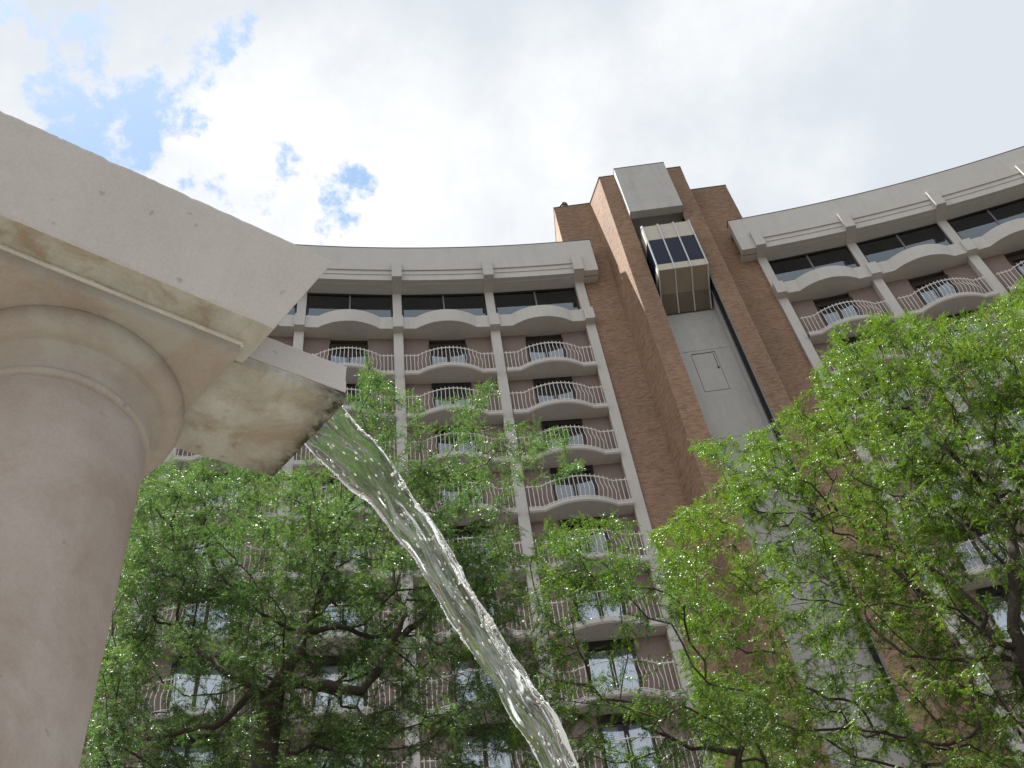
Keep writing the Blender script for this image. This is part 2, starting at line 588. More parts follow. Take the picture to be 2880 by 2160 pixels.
rd_r = drape_mesh(HALF-.85, HALF-.08, WZ0, Z_SOF-.02, R_WALL+.2, MT['drape'], .04, .13, 1.0)
rd_x = drape_mesh(HALF-1.25, HALF-.08, WZ0, Z_SOF-.02, R_WALL+.2, MT['drape'], .04, .15, 2.0)
rd_y = drape_mesh(-HALF+.08, -HALF+1.1, WZ0, Z_SOF-.02, R_WALL+.2, MT['drape'], .04, .15, .4)

def spandrel_mesh():
    mb = MB()
    ts = wave(26)
    n = len(ts)
    rows = [[pt(t, R_FLAT-front(t), Z_SP) for t in ts], [pt(t, R_FLAT-front(t), Z_SPT) for t in ts],
            [pt(t, R_FLAT-front(t)+.16, Z_SPT) for t in ts], [pt(t, R_FLAT-front(t)+.16, WZ0-.03) for t in ts],
            [pt(t, R_WALL+.1, WZ0-.03) for t in ts], [pt(t, R_WALL+.1, Z_SP) for t in ts]]
    v = [p for r in rows for p in r]
    f = []
    for k in range(6):
        k2 = (k+1) % 6
        for i in range(n-1):
            f.append((k*n+i, k*n+i+1, k2*n+i+1, k2*n+i))
    mb.add(v, f)
    return mb.mesh('spandrel', MT['concrete'])
span_me = spandrel_mesh()

def centred_box(w, r0, r1, z0, z1, name, mat):
    mb = MB()
    mb.box(-w/2, w/2, r0, r1, z0, z1)
    me = mb.mesh(name, mat)
    return me
pier_me = centred_box(.417, R_PIER, R_WALL+.12, 0, Z_SP+.004, 'pier', MT['concrete'])
upper_me = centred_box(.405, 79.62, R_WALL+.12, Z_SPT-.03, Z_SOF+.004, 'upper_pier', MT['concrete'])
upper_end_me = centred_box(.410, R_PIER+.003, R_WALL+.12, Z_SPT-.03, Z_SOF+.004, 'upper_pier', MT['concrete'])
block_me = centred_box(.4455, 79.05, R_WALL+.05, Z_SP-.004, Z_SPT-.02, 'pier_block', MT['concrete'])
brk_me = centred_box(.468, 78.64, R_WALL-.10, 43.115, 44.36, 'bracket', MT['concrete'])

def wing(side):
    n = NL if side < 0 else NR
    a_in = AL if side < 0 else AR
    a_end = a_in+side*D*n
    piers = [a_in+side*D*k for k in range(n+1)]
    mids = [a_in+side*D*(k+.5) for k in range(n)]
    # party walls, floors and back wall of the rooms; stucco face with door openings left open
    sh = MB()
    lo, hi = min(a_in, a_end), max(a_in, a_end)
    arcsolid(sh, 83.0, 83.3, lo, hi, 0, Z_ROOF-.4, 2*n)
    zs = [ZS-H*j for j in range(NF+1)]
    for z in zs:
        arcsolid(sh, R_WALL+.1, 83.0, lo, hi, z, z+.235, 2*n)
    arcsolid(sh, R_WALL+.1, 83.0, lo, hi, Z_SP, WZ0-.03, 2*n)
    arcsolid(sh, R_WALL+.12, 83.0, lo, hi, Z_SOF+.006, Z_SOF+.3, 2*n)
    for a in piers:
        arcbox(sh, R_WALL+.121, 83.0, a-.0012, a+.0012, 0, Z_SOF)
    hlink('room_shell', sh.mesh('room_shell', MT['room']))
    st = MB()
    for m in mids:
        for s in (-1, 1):
            t0, t1 = sorted((s*(DW-.02), s*(HALF+.05)))
            arcbox(st, R_WALL, R_WALL+.1, m+t0/79.3, m+t1/79.3, zs[-1], Z_SP+.003)
        arcbox(st, R_WALL, R_WALL+.1, m-HALF/79.3, m+HALF/79.3, 0, zs[-1]-.003)
    hlink('stucco_wall', st.mesh('stucco_wall', MT['stucco']))
    # fascia with its stepped strips, soffit, coping, roof
    over = .0116
    e0 = a_in-side*over
    flo, fhi = min(e0, a_end), max(e0, a_end)
    fa = MB()
    arcsolid(fa, 78.80, 79.15, min(a_in, a_end), max(a_in, a_end), 43.90, Z_ROOF, 10*n)
    end = sorted((e0, a_in))
    arcsolid(fa, 78.80, 79.15, end[0], end[1], Z_SOF, Z_ROOF, 4)
    hlink('fascia', fa.mesh('fascia', MT['concrete']))
    so = MB()
    arcsolid(so, 79.12, 80.4, flo, fhi, Z_SOF, Z_SOF+.25, 10*n)
    arcsolid(so, 79.15, 92.0, flo, fhi, 45.2, 45.45, 3*n)
    hlink('soffit', so.mesh('soffit', MT['concrete']))
    co = MB()
    arcsolid(co, 78.785, 79.2, flo-.0003, fhi+.0003, Z_ROOF, Z_ROOF+.045, 10*n)
    hlink('coping', co.mesh('coping', MT['coping']))
    for k in range(n):
        a0, a1 = sorted((piers[k], piers[k+1]))
        s1 = MB(); arcsolid(s1, 78.865, 79.14, a0, a1, 43.60, 43.91, 8); hlink('fascia_strip', s1.mesh('fascia_strip', MT['concrete']))
        s2 = MB(); arcsolid(s2, 78.90, 79.14, a0, a1, Z_SOF+.03, 43.605, 8); hlink('fascia_strip', s2.mesh('fascia_strip', MT['concrete']))
    bk = MB()
    arcsolid(bk, 91.6, 92.0, lo, hi, 0, 45.2, 3*n)
    if side < 0:
        arcbox(bk, 83.3, 91.6, lo, lo+.003, 0, 45.2)
    else:
        arcbox(bk, 83.3, 91.6, hi-.003, hi, 0, 45.2)
    hlink('rear_wall', bk.mesh('rear_wall', MT['stucco']))
    for a in piers:
        hlink('pier', pier_me, 0, a)
        hlink('upper_pier', upper_end_me if a == a_in else upper_me, 0, a)
        hlink('pier_block', block_me, 0, a)
        hlink('bracket', brk_me, 0, a)
    for k, m in enumerate(mids):
        hlink('spandrel', span_me, 0, m)
        w = hlink('ribbon_window', ribbon_me, 0, m)
        sub('mullion', mull_me, w); sub('pane', rp_l, w); sub('pane', rp_r, w)
        sub('curtain', rd_y if (side > 0) else rd_l, w); sub('curtain', rd_x if side > 0 and k != 1 else rd_r, w)
        for j in range(NF):
            b = hlink('balcony', slab_me, zs[j], m)
            sub('handrail', rail_me, b)
            if j < 2 and k < 3:
                for t in BT:
                    p, rz = bal_place(t)
                    link('baluster', bal_meshes[bal_kind(t)], b, p, rz)
            else:
                tag(sub('baluster_row', row_me, b), kind='stuff')
            d = hlink('balcony_door', door_me, zs[j], m)
            sub('pane', pane_l, d); sub('pane', pane_r, d)
            cv = CURT[(j*5+k*3+(2 if side > 0 else 0)) % 6]
            sub('curtain', cv[0], d); sub('curtain', cv[1], d)
wing(-1)
wing(1)

# --- brick elevator tower (plan symmetric about x = -0.03)
TX = -.03
YA, YC, YS, ZT = 79.45, 78.0, 79.3, 50.47
XA, XB, XC, XO = 4.59, 2.66, 2.12, 1.29
def hobj(name, mb, mat, parent=None, fix=True, smooth=False):
    me = mb.mesh(name, mat, smooth, fix)
    if parent is None:
        return link(name, me, hotel, (0, -79, 0))
    return link(name, me, parent)
ZBR = 12.0
def face_bricks(p0, p1, z0=ZBR, z1=ZT-.06):
    """one brick face, running bond: real bricks standing 7 mm proud of the mortar"""
    p0, p1 = np.array(p0, float), np.array(p1, float)
    L = np.linalg.norm(p1-p0)
    u = (p1-p0)/L
    n = np.array([u[1], -u[0]])                  # outward is to the right of travel
    bl, bh, j = .203, .0677, .011
    nz = int((z1-z0)/bh)
    mb = MB()
    V, F = [], []
    for r in range(nz):
        za, zb = z0+r*bh+j/2, z0+(r+1)*bh-j/2
        s = -(bl/2) if r % 2 else 0.0
        while s < L:
            a, b = max(s+j/2, 0.002), min(s+bl-j/2, L-.002)
            s += bl
            if b-a < .02:
                continue
            pr = .007+random.uniform(-.0015, .0025)
            A, B = p0+u*a, p0+u*b
            o = len(V)
            for q, d in ((A, 0), (B, 0), (B, pr), (A, pr)):
                for z in (za, zb):
                    V.append((q[0]+n[0]*d, q[1]+n[1]*d, z))
            # 0 A,za 1 A,zb 2 B,za 3 B,zb 4 Bp,za 5 Bp,zb 6 Ap,za 7 Ap,zb
            F += [(o+6, o+4, o+5, o+7), (o, o+2, o+4, o+6), (o+1, o+7, o+5, o+3), (o, o+6, o+7, o+1), (o+2, o+3, o+5, o+4)]
    me = bpy.data.meshes.new('bricks')
    me.from_pydata(V, [], F)
    me.materials.append(MT['brick'])
    return me
XL = TX-XA
faces = [((TX-XA, 84.0), (TX-XA, YA)), ((TX-XA, YA), (TX-XB, YA)), ((TX-XB, YA), (TX-XC, YC)), ((TX-XC, YC), (TX-XO, YC)),
         ((TX+XO, YC), (TX+XC, YC)), ((TX+XC, YC), (TX+XB, YA)), ((TX+XB, YA), (TX+XA, YA)), ((TX+XA, YA), (TX+XA, 84.0))]
core = MB()
outline = [(TX-XA, 84.0), (TX-XA, YA), (TX-XB, YA), (TX-XC, YC), (TX-XO, YC), (TX-XO, YS+.25), (TX+XO, YS+.25), (TX+XO, YC), (TX+XC, YC), (TX+XB, YA), (TX+XA, YA), (TX+XA, 84.0)]
core.prism(outline, 0, ZT-.05)
tower = hobj('tower_wall', core, MT['mortar'])
for i, (p, q) in enumerate(faces):
    zz = ZBR if i not in (0, 7) else 44.0
    tag(link('bricks', face_bricks(p, q, zz), tower), kind='stuff')
cop = MB()
e = .03
def offs(poly):
    cx, cy = TX, 81.5
    return [(x+(e if x > cx else -e), y-e if y < 83 else y) for x, y in poly]
cop.prism(offs(outline), ZT-.05, ZT)
hobj('tower_coping', cop, MT['coping'])
hd = MB()
hd.box(TX-XO+.003, TX+XO-.003, YC+.02, YS+.24, 46.42, ZT-.06)
hobj('shaft_head', hd, MT['concrete_panel'])
# concrete cap over the shaft
cp = MB()
cp.box(TX-1.345, TX+1.255, 77.575, YC-.012, 45.98, 50.36)
hobj('shaft_cap', cp, MT['concrete_panel'])
cc = MB()
cc.box(TX-1.36, TX+1.27, 77.56, YC-.012, 50.363, 50.41)
hobj('cap_coping', cc, MT['coping'])
# shaft back wall in separate panels with open joints, access hatch, jamb lining, guide slot and rails
jz = [12.0, 14.68, 20.22, 25.76, 31.30, 36.84, 42.38, 46.4]
for z0, z1 in zip(jz[:-1], jz[1:]):
    p = MB()
    p.box(TX-XO+.004, TX+XO-.004, YS, YS+.2, z0+.012, z1-.012)
    hobj('shaft_panel', p, MT['concrete_panel'])
for (x0, x1, z0, z1) in ((-.53, .49, 34.14, 36.6), (-.53, .49, 23.06, 25.52)):
    fr_ = MB()
    w = .016
    fr_.box(x0-w, x0, YS-.006, YS+.01, z0-w, z1+w); fr_.box(x1, x1+w, YS-.006, YS+.01, z0-w, z1+w)
    fr_.box(x0, x1, YS-.006, YS+.01, z0-w, z0); fr_.box(x0, x1, YS-.03, YS+.01, z1, z1+.03)
    gk = hobj('access_hatch', fr_, MT['coping'])
    hp = MB(); hp.box(x0+.004, x1-.004, YS-.012, YS+.01, z0+.004, z1-.004); hobj('hatch_panel', hp, MT['concrete_panel'], gk)
    hc = MB(); hc.tube([(x1-.1, YS-.03, z1-.15), (x1-.1, YS-.035, z1-1.0)], .012, 6); hc.box(x1-.14, x1-.06, YS-.05, YS-.013, z1-1.1, z1-1.0)
    hobj('conduit', hc, MT['coping'], gk)
lin = MB()
lin.box(TX+XO-.03, TX+XO-.003, 78.62, YS-.002, 12, 46.0)
lin.box(TX-XO+.003, TX-XO+.03, 78.62, YS-.002, 12, 46.0)
hobj('jamb_lining', lin, MT['concrete_panel'])
sl = MB()
sl.box(TX+XO-.05, TX+XO-.003, 78.08, 78.60, 12, 45.9)
hobj('guide_slot', sl, MT['black'])
gr = MB()
gr.box(TX+XO-.09, TX+XO-.052, 78.56, 78.62, 12, 45.9)
gr.box(TX+XO-.05, TX+XO-.004, 78.02, 78.075, 12, 45.9)
hobj('guide_rail', gr, MT['mullion'])

# --- glass elevator cab (a thing of its own)
cab = empty('elevator_cab', (TX, 78.3, 39.6))
tag(cab, 'cream glass elevator cab with pale metal ribs high on the brick tower', 'elevator')
CO = (-TX, -78.3, -39.6)
def cobj(name, mb, mat, parent=None):
    o = link(name, mb.mesh(name, mat), parent or cab)
    if parent is None:
        o.location = CO
    return o
X0, X1 = TX-1.12, TX+1.15
PROF = [(79.15, 44.45), (77.62, 44.45), (77.40, 44.22), (77.40, 40.46), (78.45, 40.06), (79.22, 39.60)]
GT, GB = 42.98, 40.95
core = MB()
inner = [(y+(.05 if y < 78 else 0), z+(.03 if z < 42 else -.03)) for y, z in PROF]
def yz_prism(mb, poly, x0, x1):
    n = len(poly)
    v = [(x0, y, z) for y, z in poly]+[(x1, y, z) for y, z in poly]
    mb.add(v, [tuple(range(n)), tuple(range(n, 2*n))[::-1]]+[(i, n+i, n+(i+1) % n, (i+1) % n) for i in range(n)])
yz_prism(core, inner+[(79.22, 44.42)], X0+.02, X1-.02)
cobj('cab_body', core, MT['coping'])
RX = [X0+.03+(X1-X0-.06)*k/3 for k in range(4)]
for k in range(3):
    x0, x1 = RX[k]+.022, RX[k+1]-.022
    for name, z0, z1, mat in (('upper_panel', GT+.02, 44.20, 'cream'), ('cab_window', GB+.02, GT-.01, 'cab_glass'), ('lower_panel', 40.48, GB-.01, 'cream')):
        p = MB()
        p.box(x0, x1, 77.405 if mat == 'cream' else 77.43, 77.46, z0, z1)
        cobj(name, p, MT[mat])
    for (ya, za), (yb, zb) in ((PROF[3], PROF[4]), (PROF[4], PROF[5]), (PROF[1], PROF[2])):
        p = MB()
        v = [(x0, ya, za), (x1, ya, za), (x1, yb, zb), (x0, yb, zb)]
        ny, nz = (zb-za), -(yb-ya)
        L = math.hypot(ny, nz)
        ny, nz = ny/L*.025, nz/L*.025
        if za > 42:
            ny, nz = -ny, -nz
        ny, nz = -ny, -nz
        p.hexa([(x, y+ny*0, z+nz*0) for x, y, z in v]+[(x, y+(.02 if za > 42 else 0), z+(.02 if za < 42 else -.02)) for x, y, z in v])
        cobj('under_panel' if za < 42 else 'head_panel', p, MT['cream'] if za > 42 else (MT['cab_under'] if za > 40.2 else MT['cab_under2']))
for x in RX:
    p = MB()
    w = .028
    path = [(78.2, 44.47)]+PROF[1:]
    pin = [(y+.02, z) for y, z in path]
    outp = []
    for i, (y, z) in enumerate(path):
        oy = -.055 if i in (1, 2, 3) else -.01
        oz = .05 if i in (0, 1) else (-.04 if i >= 4 else (-.03 if i == 3 else .02))
        outp.append((y+oy, z+oz))
    for i in range(len(path)-1):
        a, b, c, d = pin[i], pin[i+1], outp[i+1], outp[i]
        p.hexa([(x-w, *a), (x-w, *b), (x-w, *c), (x-w, *d), (x+w, *a), (x+w, *b), (x+w, *c), (x+w, *d)])
    cobj('rib', p, MT['metal'])
for x0, x1 in ((X0-.004, X0+.019), (X1-.019, X1+.004)):
    for name, z0, z1, mat in (('side_panel', GT, 44.2, 'cream'), ('side_window', GB, GT-.012, 'cab_glass'), ('side_panel', 40.5, GB-.012, 'cream')):
        p = MB(); p.box(x0, x1, 77.46, 78.9, z0, z1); cobj(name, p, MT[mat])

# --- roof vent and cable on the tower
vent = empty('roof_vent', (-4.0, 80.0, ZT))
tag(vent, 'small round dark metal vent on the left end of the tower roof', 'vent')
mb = MB(); mb.lathe([(.13, 0), (.13, .62)], 0, 0, 24); mb.build('stem', MT['coping'], vent, True)
mb = MB(); mb.lathe([(.16, .55), (.235, .60), (.235, .68), (.17, .72)], 0, 0, 24); mb.lathe([(.22, .76), (.25, .78), (.25, 1.0), (.16, 1.06), (.02, 1.07)], 0, 0, 24); mb.build('cowl', MT['coping'], vent, True)
mb = MB()
for k in range(8):
    a = k*math.pi/4
    mb.box(.2*math.cos(a)-.012, .2*math.cos(a)+.012, .2*math.sin(a)-.012, .2*math.sin(a)+.012, .66, .8)
mb.build('cage', MT['metal'], vent)
mb = MB()
mb.tube([(-3.46+(1.1)*t, 78.9+.52*t, 45.83+.25*t-.16*math.sin(math.pi*t)) for t in np.linspace(0, 1, 9)], .008, 5)
tag(mb.build('roof_cable', MT['metal']), 'thin pale cable from the left wing cornice to the brick tower', 'cable')

# ------------------------------------------------------------------ fountain
def stone_mat(name, c0, c1, c2, stain, sa, scale=6.0):
    m, t, b = material(name)
    pos = wpos(t)
    a = mnoise(t, pos, scale, 9, .62, .3)
    col = mramp(t, a, [(.30, c0), (.52, c1), (.72, c2)])
    sp = mnoise(t, pos, 160, 3, .7)
    col = mmix(t, .18, col, mramp(t, sp, [(.35, tuple(x*.72 for x in c1)), (.65, tuple(min(1, x*1.22) for x in c1))]))
    st = mramp(t, mnoise(t, pos, scale*.55, 10, .68, .9), [(.50, (0, 0, 0)), (.64, (1, 1, 1))])
    col = mmix(t, mnode_scale(t, st, sa), col, stain)
    pit = mramp(t, mnoise(t, pos, 38, 2, .5), [(.22, (1, 1, 1)), (.29, (0, 0, 0))])
    col = mmix(t, mnode_scale(t, pit, .35), col, (.16, .12, .09))
    t.links.new(col, b.inputs['Base Color'])
    b.inputs['Roughness'].default_value = .82
    b.inputs['Specular IOR Level'].default_value = .25
    mbump(t, b, mmix(t, .5, sp, mnoise(t, pos, 45, 6, .65)), .35, .0035)
    return m, t, b, col
MT['stone'], *_ = stone_mat('pale_limestone', (.525, .505, .485), (.57, .552, .535), (.60, .585, .57), (.47, .42, .37), .22, 5)
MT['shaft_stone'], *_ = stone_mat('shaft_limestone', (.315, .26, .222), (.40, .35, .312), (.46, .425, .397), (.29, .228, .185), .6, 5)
MT['capital_stone'], *_ = stone_mat('tan_limestone', (.335, .292, .25), (.405, .362, .315), (.44, .408, .365), (.43, .44, .395), .75, 8)
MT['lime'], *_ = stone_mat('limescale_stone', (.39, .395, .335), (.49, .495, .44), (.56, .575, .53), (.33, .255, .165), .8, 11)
MT['joint'], *_ = stone_mat('pale_mortar', (.64, .64, .58), (.72, .72, .67), (.76, .76, .72), (.5, .4, .28), .3, 18)
# underside of the spout: limescale with dark moss along the dripping edges (painted per point)
_m, _t, _b, _c = stone_mat('mossy_stone', (.36, .355, .29), (.46, .465, .41), (.58, .595, .555), (.33, .265, .18), .75, 10)
_at = mnode(_t, 'ShaderNodeAttribute', attribute_name='moss')
_ms = mnode(_t, 'ShaderNodeMath', operation='ADD', use_clamp=True)
_nn = mramp(_t, mnoise(_t, wpos(_t), 34, 8, .7, .5), [(.3, (0, 0, 0)), (.75, (1, 1, 1))])
_mm = mnode(_t, 'ShaderNodeMath', operation='MULTIPLY')
_t.links.new(_at.outputs['Fac'], _mm.inputs[0])
_m2 = mnode(_t, 'ShaderNodeMath', operation='MULTIPLY_ADD')
_t.links.new(_nn, _m2.inputs[0]); _m2.inputs[1].default_value = 1.5; _m2.inputs[2].default_value = .25
_t.links.new(_m2.outputs[0], _mm.inputs[1])
_t.links.new(_mm.outputs[0], _ms.inputs[0]); _ms.inputs[1].default_value = 0
_t.links.new(mmix(_t, _ms.outputs[0], _c, (.045, .05, .028)), _b.inputs['Base Color'])
MT['mossy'] = _m

K = 1.5
ORG = CAM.copy()
def up3(x, y, z):
    """fountain survey coordinates (camera at 0, unit = 1.5 m) to world"""
    return np.array([ORG[0]+K*x, ORG[1]+K*y, ORG[2]+K*z])
AX = (-.541, .8318)
axw = up3(*AX, 0)
fountain = empty('fountain', (axw[0], axw[1], 0))
tag(fountain, 'pale limestone fountain column carrying a flared stone basin with a spout', 'fountain')
FO = (-axw[0], -axw[1], 0)
def fobj(name, mb, mat, smooth=False, parent=None, fix=True):
    o = link(name, mb.mesh(name, mat, smooth, fix), parent or fountain)
    o.location = FO if parent is None else (0, 0, 0)
    return o
zz = lambda u: ORG[2]+K*u
sh = MB()
prof = [(.30, 0), (.30, .12), (.275, .14), (.285, .20), (.27, .25), (.225, .28), (.2, .31)]
for i in range(13):
    s = i/12
    z = .31+(zz(1.0)-.31)*s
    r = .198-.026*s**1.35
    prof.append((r, z))
prof += [(.1705, zz(1.0)+.004)]
sh.lathe(prof, axw[0], axw[1], 160)
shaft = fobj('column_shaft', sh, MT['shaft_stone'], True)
cap = MB()
def lp(l):
    return [(r*K, zz(z)) for r, z in l]
q = []
for i in range(9):                                   # astragal ring
    a = -math.pi/2+math.pi*i/8
    q.append((.1148+.0050*math.cos(a), 1.0070+.0065*math.sin(a)))
q = [(.1145, 1.0)]+q+[(.1165, 1.0142), (.1163, 1.020), (.1168, 1.038), (.1195, 1.047), (.1250, 1.0535), (.1255, 1.0565)]
for i in range(1, 11):                               # echinus
    a = math.pi/2*i/10
    q.append((.1255+.0245*math.sin(a), 1.0565+.030*(1-math.cos(a))))
q += [(.150, 1.0905)]
cap.lathe(lp(q), axw[0], axw[1], 160)
fobj('capital', cap, MT['capital_stone'], True)

E1 = np.array([.788, .616]); E2 = np.array([-.743, .669])
NF1 = np.array([.616, -.788]); NE = np.array([.669, .743])
def quad(corner, l1, l2, grow=0.0):
    """front right corner, extent towards the left along the front, extent away along the end; grown outwards"""
    c = np.array(corner)
    # offset both edge lines by grow: move along the corner bisector
    den = 1/ (E1@NE)
    c0 = c+E1*grow*den*1.0 + (-E2)*grow/(-(E2@NF1))*1.0
    L1, L2 = l1+2*grow*den, l2+2*grow/(-(E2@NF1))
    return [c0, c0+E2*L2, c0-E1*L1+E2*L2, c0-E1*L1]

def rough_frustum(name, qb, qt, zb, zt, mats, nx=70, ny=26, nzv=10, amp=.0016, chip=.006, parent=None):
    """block between two quads, finely divided, with uneven arrises (real relief)"""
    mb = MB()
    def P(u, v, w):
        a = qb[0]*(1-u)*(1-v)+qb[1]*(1-u)*v+qb[2]*u*v+qb[3]*u*(1-v)
        b = qt[0]*(1-u)*(1-v)+qt[1]*(1-u)*v+qt[2]*u*v+qt[3]*u*(1-v)
        p = a*(1-w)+b*w
        return np.array([p[0], p[1], zb+(zt-zb)*w])
    cen = P(.5, .5, .5)
    from mathutils import noise as mn
    def R(p, edge):
        q3 = Vector((p[0]*60, p[1]*60, p[2]*60))
        q4 = Vector((p[0]*210, p[1]*210, p[2]*210))
        d = (p-cen)/np.linalg.norm(p-cen)
        k = amp*.25*mn.noise(q3)
        if edge >= 2:
            k -= chip*.10+chip*.5*max(0, mn.noise(q3*.8)+.1)**2+chip*.22*abs(mn.noise(q4))
        return p+d*k
    def grid(fn, n, m, mi):
        v, f = [], []
        for i in range(n+1):
            for j in range(m+1):
                v.append(R(*fn(i/n, j/m)))
        for i in range(n):
            for j in range(m):
                f.append((i*(m+1)+j, (i+1)*(m+1)+j, (i+1)*(m+1)+j+1, i*(m+1)+j+1))
        v = [up3(*p) for p in v]
        mb.add(v, f, mi)
    ed = lambda *a: sum(1 for x in a if x < 1e-6 or x > 1-1e-6)
    grid(lambda s, t: (P(s, 0, t), ed(s, 0, t)), nx, nzv, 0)
    grid(lambda s, t: (P(s, 1, t), ed(s, 1, t)), nx, nzv, 0)
    grid(lambda s, t: (P(0, s, t), ed(0, s, t)), ny, nzv, 0)
    grid(lambda s, t: (P(1, s, t), ed(1, s, t)), ny, nzv, 0)
    grid(lambda s, t: (P(s, t, 0), ed(s, t, 0)), nx, ny, 1)
    grid(lambda s, t: (P(s, t, 1), ed(s, t, 1)), nx, ny, 2)
    me = mb.mesh(name, mats, False, False)
    import bmesh
    bm = bmesh.new(); bm.from_mesh(me)
    bmesh.ops.remove_doubles(bm, verts=bm.verts, dist=.0004)
    bmesh.ops.recalc_face_normals(bm, faces=bm.faces)
    bm.to_mesh(me); bm.free()
    o = link(name, me, parent or fountain)
    o.location = FO if parent is None else (0, 0, 0)
    return o
ab = quad((-.3060, .7965), .352, .345)
rough_frustum('abacus', ab, quad((-.3060, .7965), .352, .345, .001), 1.0885, 1.1076, [MT['capital_stone']]*3, 60, 60, 4, .001, .003)
jq = quad((-.3060, .7965), .352, .345, .0035)
rough_frustum('mortar_joint', jq, jq, 1.1075, 1.1152, [MT['joint']]*3, 70, 60, 3, .004, .006)
bq = quad((-.2596, .7815), .66, .44)
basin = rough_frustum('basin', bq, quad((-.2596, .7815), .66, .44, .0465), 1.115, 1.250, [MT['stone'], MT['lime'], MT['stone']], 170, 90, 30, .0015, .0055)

# spout: an open trough flush with the underside of the basin
S1, S2, S3, S4 = (np.array(s) for s in ((-.302, .837), (-.194, .916), (-.3195, 1.033), (-.435, .958)))
inx = (S1-S2)/np.linalg.norm(S1-S2)
back = inx*.03
wv = (S3-S2)/np.linalg.norm(S3-S2)
TH = .022
def spout_piece(q4, z0, z1, name, mats, nx, ny, nzv, parent=None):
    return rough_frustum(name, q4, q4, z0, z1, mats, nx, ny, nzv, .0018, .005, parent)
Sm = [MT['stone'], MT['mossy'], MT['mossy']]
spout = spout_piece([S2, S3, S4+back, S1+back], 1.1125, 1.133, 'spout', [MT['mossy']]*3, 50, 60, 5)
spout_piece([S2, S2+wv*TH, S1+back+wv*TH, S1+back], 1.1332, 1.190, 'side_wall', [MT['stone']]*3, 50, 8, 16, spout)
spout_piece([S3-wv*TH, S3, S4+back, S4+back-wv*TH], 1.1332, 1.190, 'side_wall', [MT['stone']]*3, 50, 8, 16, spout)
def paint_moss(o):
    me = o.data
    at = me.attributes.new('moss', 'FLOAT', 'POINT')
    s2, s3 = up3(*S2, 1.1125), up3(*S3, 1.1125)
    s4 = up3(*S4, 1.1125)
    vals = []
    for v in me.vertices:
        p = np.array(v.co)
        d1 = np.linalg.norm(np.cross((p-s2)[:2], (s3-s2)[:2])/np.linalg.norm((s3-s2)[:2]))
        along = ((p-s2)[:2]@(s3-s2)[:2])/((s3-s2)[:2]@(s3-s2)[:2])
        d2 = np.linalg.norm(np.cross((p-s3)[:2], (s4-s3)[:2])/np.linalg.norm((s4-s3)[:2]))
        k = math.exp(-d1/(.022+.03*max(0, .4-along)))*1.1+.35*math.exp(-d2/.03)*math.exp(-d1/.25)+.5*math.exp(-((p-s2)@(p-s2))/.0035)
        vals.append(min(1.0, k))
    at.data.foreach_set('value', vals)
paint_moss(spout)

# ------------------------------------------------------------------ water
def water_mat():
    m, t, b = material('clear_water')
    pos = wpos(t)
    b.inputs['Base Color'].default_value = (.90, .945, .91, 1)
    b.inputs['Roughness'].default_value = .06
    b.inputs['IOR'].default_value = 1.33
    b.inputs['Transmission Weight'].default_value = 1.0
    mbump(t, b, mnoise(t, pos, 70, 5, .6, .6, (1, 1, .45)), .05, .004)
    return m
MT['water'] = water_mat()
LX = [-.05, -.003, .093, .154, .199, .238, .282, .331, .361, .403, .445, .49, .55, .64, .74]
LZ = [1.140, 1.128, 1.082, 1.051, 1.005, .958, .910, .861, .810, .762, .70, .62, .49, .27, .0]
RX_ = [-.05, .004, .068, .126, .173, .212, .257, .294, .338, .360, .389, .43, .50, .59, .69]
RZ = [1.144, 1.134, 1.098, 1.037, .986, .936, .883, .832, .786, .753, .701, .63, .49, .26, .0]
EW = np.array([math.cos(math.radians(48)), math.sin(math.radians(48))])
def arcpar(x, z, n):
    x, z = np.array(x), np.array(z)
    s = np.r_[0, np.cumsum(np.hypot(np.diff(x), np.diff(z)))]
    u = np.linspace(0, s[-1], n)
    return np.interp(u, s, x), np.interp(u, s, z)
def water_mesh():
    from mathutils import noise as mn
    n, m = 230, 56
    lx, lz = arcpar(LX, LZ, n)
    rx, rz = arcpar(RX_, RZ, n)
    oL, oR = S2+.56*(S3-S2), S2+.16*(S3-S2)
    V = []
    for i in range(n):
        a = np.array([*(oL+EW*lx[i]), lz[i]])
        b = np.array([*(oR+EW*rx[i]), rz[i]])
        t = np.array([EW[0], EW[1], 0])*.6+np.array([0, 0, -.8]) if i == 0 else np.array([*(EW*(lx[i]-lx[i-1])), lz[i]-lz[i-1]])
        t /= np.linalg.norm(t)
        w = b-a
        nn = np.cross(w, t); nn /= np.linalg.norm(nn)
        wid = np.linalg.norm(w)
        th = wid*.10
        wob = .013*mn.noise(Vector((i*.085, 1.3, 0)))*min(1, i/30)
        for j in range(m):
            ph = 2*math.pi*j/m
            c, s = math.cos(ph), math.sin(ph)
            ex = abs(s)**.55*(1 if s > 0 else -1)
            c = abs(c)**.8*(1 if c > 0 else -1)
            e2 = 1+.17*mn.noise(Vector((i*.12, 7.7+2*(c > 0), 0)))*min(1, i/20)
            p = (a+b)/2+w/2*1.16*c*e2+nn*th*ex
            q = Vector((c*2.2, i*.11, s*1.2))
            rip = .0042*mn.noise(q*.9)+.0010*mn.noise(q*2.6)+.0002*mn.noise(q*7.3)
            rip += .006*max(0, abs(c)-.72)*mn.noise(Vector((c*9, i*.4, 3)))
            p = p+nn*rip*(1 if s > 0 else -1)*min(1, .15+i/25)+w/wid*wob
            V.append(up3(*p))
    F = [(i*m+j, i*m+(j+1) % m, (i+1)*m+(j+1) % m, (i+1)*m+j) for i in range(n-1) for j in range(m)]
    F += [tuple(range(m))[::-1], tuple(range((n-1)*m, n*m))]
    mb = MB(); mb.v = [tuple(map(float, p)) for p in V]; mb.f = F; mb.m = [0]*len(F)
    return mb, V, n, m
